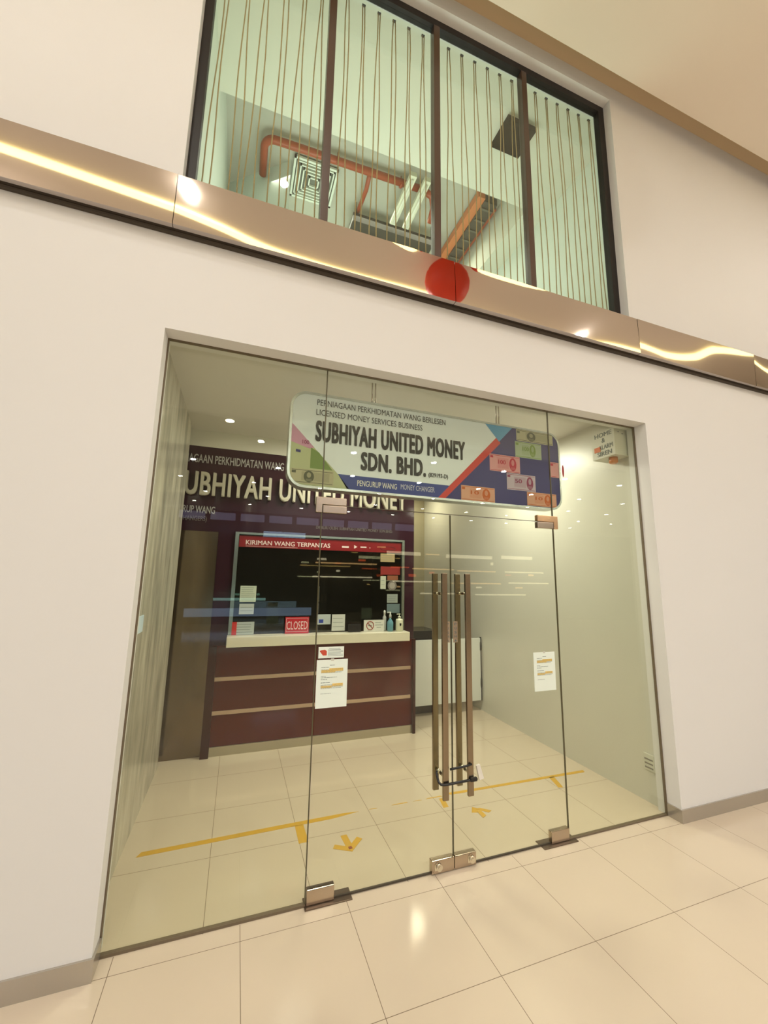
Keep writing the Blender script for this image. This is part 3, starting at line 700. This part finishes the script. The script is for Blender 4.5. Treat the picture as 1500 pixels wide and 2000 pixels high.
# sign lettering on the partition
lt = empty('wall_lettering', (.6, 2.45, 2.49), 'raised cream shop name lettering with small grey lines on the dark partition', 'lettering')
text('name_line', 'SUBHIYAH UNITED MONEY', -.905, 1.945, 2.805, 3.085, 2.45, offwhite_letter_m, lt, bold=.035, space=1.08, depth=.03)
text('top_line', 'PERNIAGAAN PERKHIDMATAN WANG BERLESEN', -.965, .640, 3.200, 3.300, 2.45, grey_letter_m, lt, bold=.012, depth=.004)
text('small_line', 'PENGURUP WANG', -1.00, -.449, 2.605, 2.690, 2.45, grey_letter_m, lt, bold=.012, depth=.004)
text('small_line', '(MONEY CHANGERS)', -1.03, -.53, 2.500, 2.572, 2.45, dim_letter_m, lt, depth=.003)
text('small_line', 'DIMILIKI OLEH: SUBHIYAH UNITED MONEY SDN.BHD.', .737, 1.766, 2.503, 2.540, 2.45, dim_letter_m, lt, depth=.003)

# cards on the teller glass and ledge
def card(x0, x1, z0, z1, y, m, label, lines=0, cat='notice', name='paper_card', extra=None):
    c = empty(name, ((x0 + x1) / 2, y, z0), label, cat)
    MB().box(x0, x1, y - .002, y, z0, z1).build('sheet', m, c)
    if lines:
        q = MB()
        for k in range(lines):
            zz = z1 - (k + 1) * (z1 - z0) / (lines + 1); q.box(x0 + .012, x1 - .012 - random.uniform(0, .3) * (x1 - x0) * .5, y - .0026, y - .002, zz - .0022, zz + .0022)
        q.build('printed_lines', ink_m, c)
    return c
mint = mat('pale_mint_paper', (.50, .56, .46), .6); dim_paper = mat('dim_paper', (.45, .50, .50), .6); pale_blue = mat('pale_blue_card', (.42, .58, .72), .5)
card(-.108, .070, 1.605, 1.790, 2.450, mint, 'mint sheet of printed lines at the left side of the teller glass', 7)
card(-.105, .056, 1.468, 1.585, 2.450, dim_paper, 'pale blank card under the mint sheet on the teller glass', 2)
c = card(-.150, .070, 1.246, 1.388, 2.40, dim_paper, 'white leaflet with a red edge standing at the left end of the ledge', 4)
MB().box(-.168, -.118, 2.3965, 2.3985, 1.246, 1.388).build('red_edge', red_m, c)
c = card(.414, .690, 1.246, 1.435, 2.38, mat('closed_red', (.48, .02, .035), .4), 'red closed sign standing on the ledge', 0, 'sign', 'closed_sign')
text('lettering', 'CLOSED', .432, .672, 1.292, 1.385, 2.378, mat('closed_pink_white', (.80, .62, .64), .5), c, bold=.0)
q = MB(); q.box(.428, .676, 2.3774, 2.378, 1.268, 1.272); q.box(.428, .676, 2.3774, 2.378, 1.418, 1.421); q.box(.425, .428, 2.3774, 2.378, 1.268, 1.421); q.box(.676, .679, 2.3774, 2.378, 1.268, 1.421); q.build('thin_border', MATS['closed_pink_white'], c)
c = card(.80, .965, 1.335, 1.455, 2.450, dim_paper, 'small card with a blue picture on the teller glass beside the door joint', 0)
MB().box(.82, .875, 2.4472, 2.448, 1.352, 1.395).build('blue_picture', royal, c)
card(.975, 1.140, 1.260, 1.455, 2.42, mat('grey_white_sheet', (.55, .56, .52), .6), 'grey white sheet standing on the middle of the ledge', 3)
c = card(1.372, 1.640, 1.246, 1.385, 2.38, mat('sign_offwhite', (.62, .62, .56), .5), 'white no-smoking sign standing on the ledge', 0, 'sign', 'no_smoking_sign')
ring = MB(); cx_, cz_ = 1.455, 1.317
ring.tube([(cx_ + .046 * math.cos(R(a)), 2.377, cz_ + .050 * math.sin(R(a))) for a in range(0, 361, 18)], .005, 6)
ring.tube([(cx_ - .032, 2.377, cz_ + .034), (cx_ + .032, 2.377, cz_ - .034)], .005, 6)
ring.build('prohibition_ring', mat('rust_red_print', (.28, .03, .02), .5), c)
MB().box(cx_ - .028, cx_ + .022, 2.3775, 2.378, cz_ - .006, cz_ + .006).build('cigarette_mark', ink_m, c)
q = MB()
for k, (a, b) in enumerate(((1.52, 1.60), (1.52, 1.625), (1.54, 1.60))): q.box(a, b, 2.3774, 2.378, 1.346 - k * .028, 1.352 - k * .028)
q.build('printed_lines', ink_m, c)
# small black tray on the ledge
MB().box(1.17, 1.33, 2.36, 2.42, 1.245, 1.34, bev=.006).box(1.175, 1.25, 2.355, 2.36, 1.25, 1.285).build('card_terminal', black_m, label='low black card machine on the ledge beside the grey sheet', cat='card machine')
# bottles
b1 = empty('spray_bottle', (1.715, 2.36, 1.244), 'clear bottle with blue liquid at the right end of the ledge', 'bottle')
MB().lathe([(.034, 0), (.040, .01), (.040, .105), (.030, .13), (.014, .15), (.014, .165)], (1.715, 2.36, 1.244), 20).build('body', mat('blue_liquid', (.10, .26, .32), .1, 0, .6), b1)
MB().lathe([(.016, .165), (.016, .20), (.010, .21), (.010, .235)], (1.715, 2.36, 1.244), 16).box(1.675, 1.725, 2.352, 2.368, 1.468, 1.484).build('pump_head', mat('grey_clear_plastic', (.45, .47, .44), .3), b1)
b2 = empty('pump_bottle', (1.835, 2.35, 1.244), 'white pump bottle with a small crest at the right end of the ledge', 'bottle')
MB().lathe([(.040, 0), (.046, .006), (.046, .135), (.042, .148), (.016, .155), (.016, .165)], (1.835, 2.35, 1.244), 24).build('body', mat('cream_bottle', (.66, .66, .50), .35), b2)
MB().lathe([(.019, .165), (.019, .182), (.006, .184), (.006, .205), (.014, .207), (.014, .215)], (1.835, 2.35, 1.244), 16).box(1.800, 1.840, 2.345, 2.355, 1.449, 1.459).build('pump', mat('cream_pump', (.66, .66, .52), .35), b2)
MB().prism([(1.823, 1.345), (1.845, 1.345), (1.845, 1.322), (1.834, 1.308), (1.823, 1.322)], 2.3025, 2.3045).build('crest', black_m, b2)
b3 = empty('small_bottle', (1.67, 2.41, 1.244), 'slim clear bottle behind the blue one on the ledge', 'bottle')
MB().lathe([(.020, 0), (.024, .01), (.024, .17), (.012, .19), (.012, .20)], (1.655, 2.41, 1.244), 16).build('body', mat('slim_grey', (.45, .46, .42), .2), b3)
MB().lathe([(.013, .20), (.013, .245), (.006, .255)], (1.655, 2.41, 1.244), 12).build('cap', mat('white_cap', (.75, .75, .68), .4), b3)
# stickers on the right of the teller glass
c = card(1.605, 1.880, 1.950, 2.055, 2.450, mat('dark_red_sticker', (.22, .012, .01), .5), 'dark red sticker band at the upper right of the teller glass', 0, 'sticker', 'sticker')
c = card(1.60, 1.80, 2.115, 2.225, 2.450, mat('tan_sticker', (.36, .28, .14), .5), 'tan sticker under the right end of the red header', 3, 'sticker', 'sticker')
c = card(1.605, 1.680, 1.765, 1.930, 2.450, mat('pale_green_sticker', (.45, .48, .38), .5), 'narrow pale sticker below the dark red one', 2, 'sticker', 'sticker')
c = card(1.700, 1.850, 1.880, 1.940, 2.450, mat('brown_sticker', (.22, .07, .03), .5), 'brown sticker above the round badge on the teller glass', 0, 'sticker', 'sticker')
MB().cyl((1.77, 2.449, 1.81), (1.77, 2.452, 1.81), .062, 28).build('round_badge', mat('badge_grey', (.16, .14, .12), .5), label='round badge sticker on the right of the teller glass', cat='sticker')
bz = MB().cyl((1.77, 2.4475, 1.81), (1.77, 2.449, 1.81), .040, 28).build('badge_centre', mat('badge_pale', (.30, .28, .24), .5), bpy.data.objects['round_badge'])
card(1.700, 1.848, 1.590, 1.700, 2.450, mat('grey_green_sheet', (.26, .29, .26), .5), 'grey green sheet below the round badge', 3)
card(1.700, 1.880, 1.46, 1.575, 2.450, mat('teal_grey_sheet', (.12, .17, .18), .5), 'dim teal sheet behind the pump bottle', 0)

# low swing gate between counter and right wall
gt = empty('swing_gate', (2.8, 2.9, .15), 'white low swing gate between the maroon counter and the right wall', 'gate')
MB().box(2.10, 3.372, 2.88, 2.92, .150, 1.035, bev=.003).build('leaf', white_m, gt)
for z in (.34, .86): MB().cyl((3.378, 2.885, z), (3.378, 2.885, z + .11), .016, 14).box(3.366, 3.376, 2.874, 2.882, z - .01, z + .12).build('hinge', blackmatte_m, gt)
MB().box(3.372, 3.380, 2.87, 2.90, .15, 1.05).build('edge_seal', blackmatte_m, gt)
MB().box(2.12, 2.72, 3.0, 3.5, 1.02, 1.15, bev=.004).box(2.16, 2.68, 3.04, 3.46, 0, 1.02).build('black_cabinet', black_m, label='black topped cabinet behind the white gate', cat='cabinet')
MB().tube([(2.30, 2.44, 1.75), (2.315, 2.42, 1.68), (2.315, 2.42, 1.58), (2.30, 2.44, 1.5)], .007, 8).build('wall_hook', blackmatte_m)
bpy.data.objects.remove(bpy.data.objects['wall_hook'])

# alarm box, sockets
al = empty('alarm_box', (3.398, .34, 3.11), 'white alarm siren box with orange strobe, high in the right corner', 'alarm')
MB().prism([(3.21, 3.13), (3.40, 3.13), (3.40, 3.40), (3.21, 3.40)], .215, .48).build('housing', mat('aged_white_plastic', (.66, .66, .56), .4), al)
for s_, a, b, z_ in (('HOME', .44, .24, 3.345), ('&', .36, .32, 3.285), ('ALARM', .40, .235, 3.215), ('SIREN', .42, .25, 3.150)):
    text('lettering', s_, a, b, z_, z_ + .045, 3.2098, ink_m, al, axis='x-', bold=.02)
MB().box(3.26, 3.275, .212, .2155, 3.36, 3.366).box(3.31, 3.33, .212, .2155, 3.345, 3.352).build('side_screw', ink_m, al)
MB().lathe([(.040, 0), (.040, -.05), (.030, -.062)], (3.29, .31, 3.13), 20).build('strobe', mat('amber_lens', (.55, .18, .03), .25), al)
MB().prism([(3.205, 3.20), (3.21, 3.20), (3.21, 3.25), (3.205, 3.25)], .38, .45).build('side_lamp', mat('orange_lens', (.65, .14, .02), .3), al)
def socket(y0, y1, z0, z1, lab, marks):
    s_ = empty('wall_socket', (3.40, (y0 + y1) / 2, z0), lab, 'socket')
    MB().box(3.388, 3.40, y0, y1, z0, z1, bev=.002).build('plate', mat('socket_white', (.66, .66, .56), .4), s_)
    q = MB()
    for k in range(marks): q.box(3.385, 3.388, y0 + .012, y1 - .012, z0 + .018 + k * .034, z0 + .030 + k * .034)
    q.build('slots', mat('socket_grey', (.25, .23, .19), .5), s_)
socket(.225, .325, .270, .405, 'pale multi-outlet socket low on the right wall, further from the glass', 3)
socket(.140, .215, .285, .385, 'small pale socket low on the right wall beside the glass edge', 1)
sw = empty('wall_switch', (-.765, .62, 1.50), 'small white and purple card fixed on the left shop wall', 'switch')
MB().box(-.765, -.757, .46, .80, 1.500, 1.615, bev=.002).build('plate', mat('pale_blue_white', (.62, .76, .86), .4), sw)
MB().box(-.757, -.755, .47, .53, 1.505, 1.56).build('purple_mark', mat('purple_print', (.2, .12, .25), .5), sw)
MB().box(-.765, -.42, 2.31, 2.36, 2.80, 2.86).build('tmpx', white_m)
bpy.data.objects.remove(bpy.data.objects['tmpx'])

# interior downlights
def downlight(x, y, z, r, m, lab, grp, scale=1):
    d = empty('ceiling_downlight', (x, y, z), lab, 'light', grp)
    MB().lathe([(r * 1.25, 0), (r * 1.25, -.006), (r * 1.0, -.008)], (x, y, z), 20).build('trim_ring', whitep_m, d)
    MB().cyl((x, y, z - .012), (x, y, z - .008), r, 20).build('lens', m, d)
    return d
lens_in = mat('lit_lens_shop', (1, .9, .7), .4, emit=(1, .85, .6), es=9)
downlight(-.35, 2.0, 3.60, .045, lens_in, 'shop ceiling downlight at the left, near the dark partition', 'shop ceiling downlights')
downlight(1.10, 1.15, 3.60, .045, lens_in, 'shop ceiling downlight hidden above the sign, middle', 'shop ceiling downlights')
downlight(2.60, 3.9, 3.60, .05, lens_in, 'shop ceiling downlight beyond the white gate', 'shop ceiling downlights')

# ============================================================ MALL BEHIND THE CAMERA (seen in reflections)
cv = MB().box(-9, 14, COVE_Y - .045, COVE_Y + .045, 6.955, 6.998).build('cove_strip_light', mat('lit_cove', (1, .9, .6), .5, emit=(1, .86, .38), es=3.2), label='long warm strip light in the mall ceiling', cat='light')
lens_m = mat('lit_lens_mall', (1, .95, .85), .4, emit=(1, .92, .75), es=150)
proto = None
for i in range(13):
    for j in range(5):
        x = -7.5 + i * 1.9 + (.5 if j % 2 else 0); y = -5.2 - j * 1.9
        if proto is None:
            proto = empty('mall_downlight_fitting', (0, 0, 0), 'small bright ceiling downlight mirrored in the shop glass', 'light', 'mall downlights mirrored in the glass')
            MB().cyl((0, 0, -.012), (0, 0, 0), .055, 12).build('lens', lens_m, proto)
            MB().lathe([(.075, 0), (.075, -.008), (.058, -.008)], (0, 0, 0), 16).build('ring', whitep_m, proto)
            proto.location = (x, y, 4.55); continue
        r_ = proto.copy(); C.objects.link(r_); r_.location = (x, y, 4.55)
        for ch in proto.children:
            c_ = ch.copy(); C.objects.link(c_); c_.parent = r_
spot_m = mat('lit_spot', (1, 1, 1), .4, emit=(1, .95, .85), es=140)
for xx, yy, lb in ((-1.11, -2.78, 'left'), (6.0, -3.05, 'right')):
    s_ = MB().cyl((xx, yy, 6.965), (xx, yy, 6.999), .10, 20).build('spot_fitting', spot_m, label='bright ceiling spotlight mirrored in the %s part of the steel band' % lb, cat='light')
# opposite shop row
struct(MB().box(-9, 22, -15, -14.8, 0, 4.6), 'wall_opposite', mat('dim_opposite_wall', (.10, .085, .06), .4))
k_ = 0
warm_e = mat('lit_shelf_amber', (.9, .6, .3), .5, emit=(1, .62, .25), es=3.2); warm2 = mat('lit_shelf_white', (.9, .85, .6), .5, emit=(1, .88, .6), es=3.6)
red_e = mat('lit_red_sign', (.8, .1, .05), .5, emit=(1, .16, .05), es=2.6); lav = mat('lit_lavender_window', (.6, .6, .9), .5, emit=(.50, .50, .85), es=.9); blu = mat('lit_blue_sign', (.5, .7, 1), .5, emit=(.45, .65, 1), es=3)
def lit(x0, x1, z0, z1, m, nm, lb, cat):
    return MB().box(x0, x1, -14.79, -14.72, z0, z1).build(nm, m, label=lb, cat=cat, group='lit shopfronts across the mall')
lit(.75, 2.5, 3.55, 3.78, blu, 'lit_sign', 'long pale blue lit sign across the mall', 'sign')
xx = -2.5
for k in range(9):
    a = xx + k * 1.15; lit(a, a + .95, 4.15, 4.45, lav, 'lit_window', 'dim lavender window across the mall', 'window')
for k, (a, b, z, m) in enumerate(((6.3, 8.0, 3.0, warm2), (8.3, 9.0, 3.05, warm_e), (9.4, 12.0, 2.95, warm2), (12.6, 14.5, 3.0, warm2), (6.5, 7.4, 2.4, red_e), (7.6, 9.8, 2.35, warm_e), (10.0, 12.2, 2.3, warm_e), (12.8, 15.2, 2.3, warm2), (6.6, 9.2, 1.75, warm2), (9.6, 12.5, 1.7, warm_e), (13, 15.5, 1.75, warm2), (8.0, 10.6, 1.2, warm2), (11, 14, 1.15, warm2), (2.9, 5.6, 1.9, warm2), (3.0, 5.8, 2.5, warm_e))):
    lit(a, b, z, z + (.16 if m in (warm2,) and z > 2.9 else .06), m, 'lit_shelf', 'glowing shelf edge of the shop across the mall', 'shelf')
lit(-1.0, 1.0, .92, 1.02, mat('lit_cyan_case', (.4, .6, .6), .5, emit=(.5, .95, .85), es=2), 'display_case', 'thin cyan lit display case across the mall', 'display case')
lit(-2.0, 2.9, .30, .62, mat('lit_blue_case', (.4, .5, .7), .5, emit=(.42, .60, .90), es=1.5), 'display_case', 'wide pale blue lit display case across the mall, near the floor', 'display case')
for k in range(14):
    xa = 3.2 + k * .86 + random.uniform(-.2, .2); za = random.choice((1.5, 2.0, 2.15, 2.65, 3.3))
    lit(xa, xa + random.uniform(.12, .4), za, za + random.uniform(.05, .14), random.choice((warm_e, warm2, red_e)), 'lit_goods', 'small glowing goods on shelves across the mall', 'goods')

# red paper lantern hanging in the mall, mirrored in the steel band
ln = empty('paper_lantern', (2.60, -2.40, 6.62), 'round red paper lantern hanging in the mall, mirrored in the steel band', 'lantern')
lm = MB(); prof = []
for i in range(25):
    a = -88 + 176 * i / 24; rr = .345 * math.cos(R(a)); rr = rr * (1 + .04 * math.cos(i * math.pi)); prof.append((max(rr, .03), .30 * math.sin(R(a))))
lm.lathe(prof, (2.60, -2.40, 6.62), 32); lm.build('shade', mat('red_lantern_paper', (.85, .055, .015), .55), ln)
MB().cyl((2.6, -2.4, 6.91), (2.6, -2.4, 6.95), .07, 20).build('gold_cap', mat('gold_trim', (.7, .4, .08), .35, .6), ln)
MB().cyl((2.6, -2.4, 6.95), (2.6, -2.4, 7.0), .004, 8).build('cord', blackmatte_m, ln)
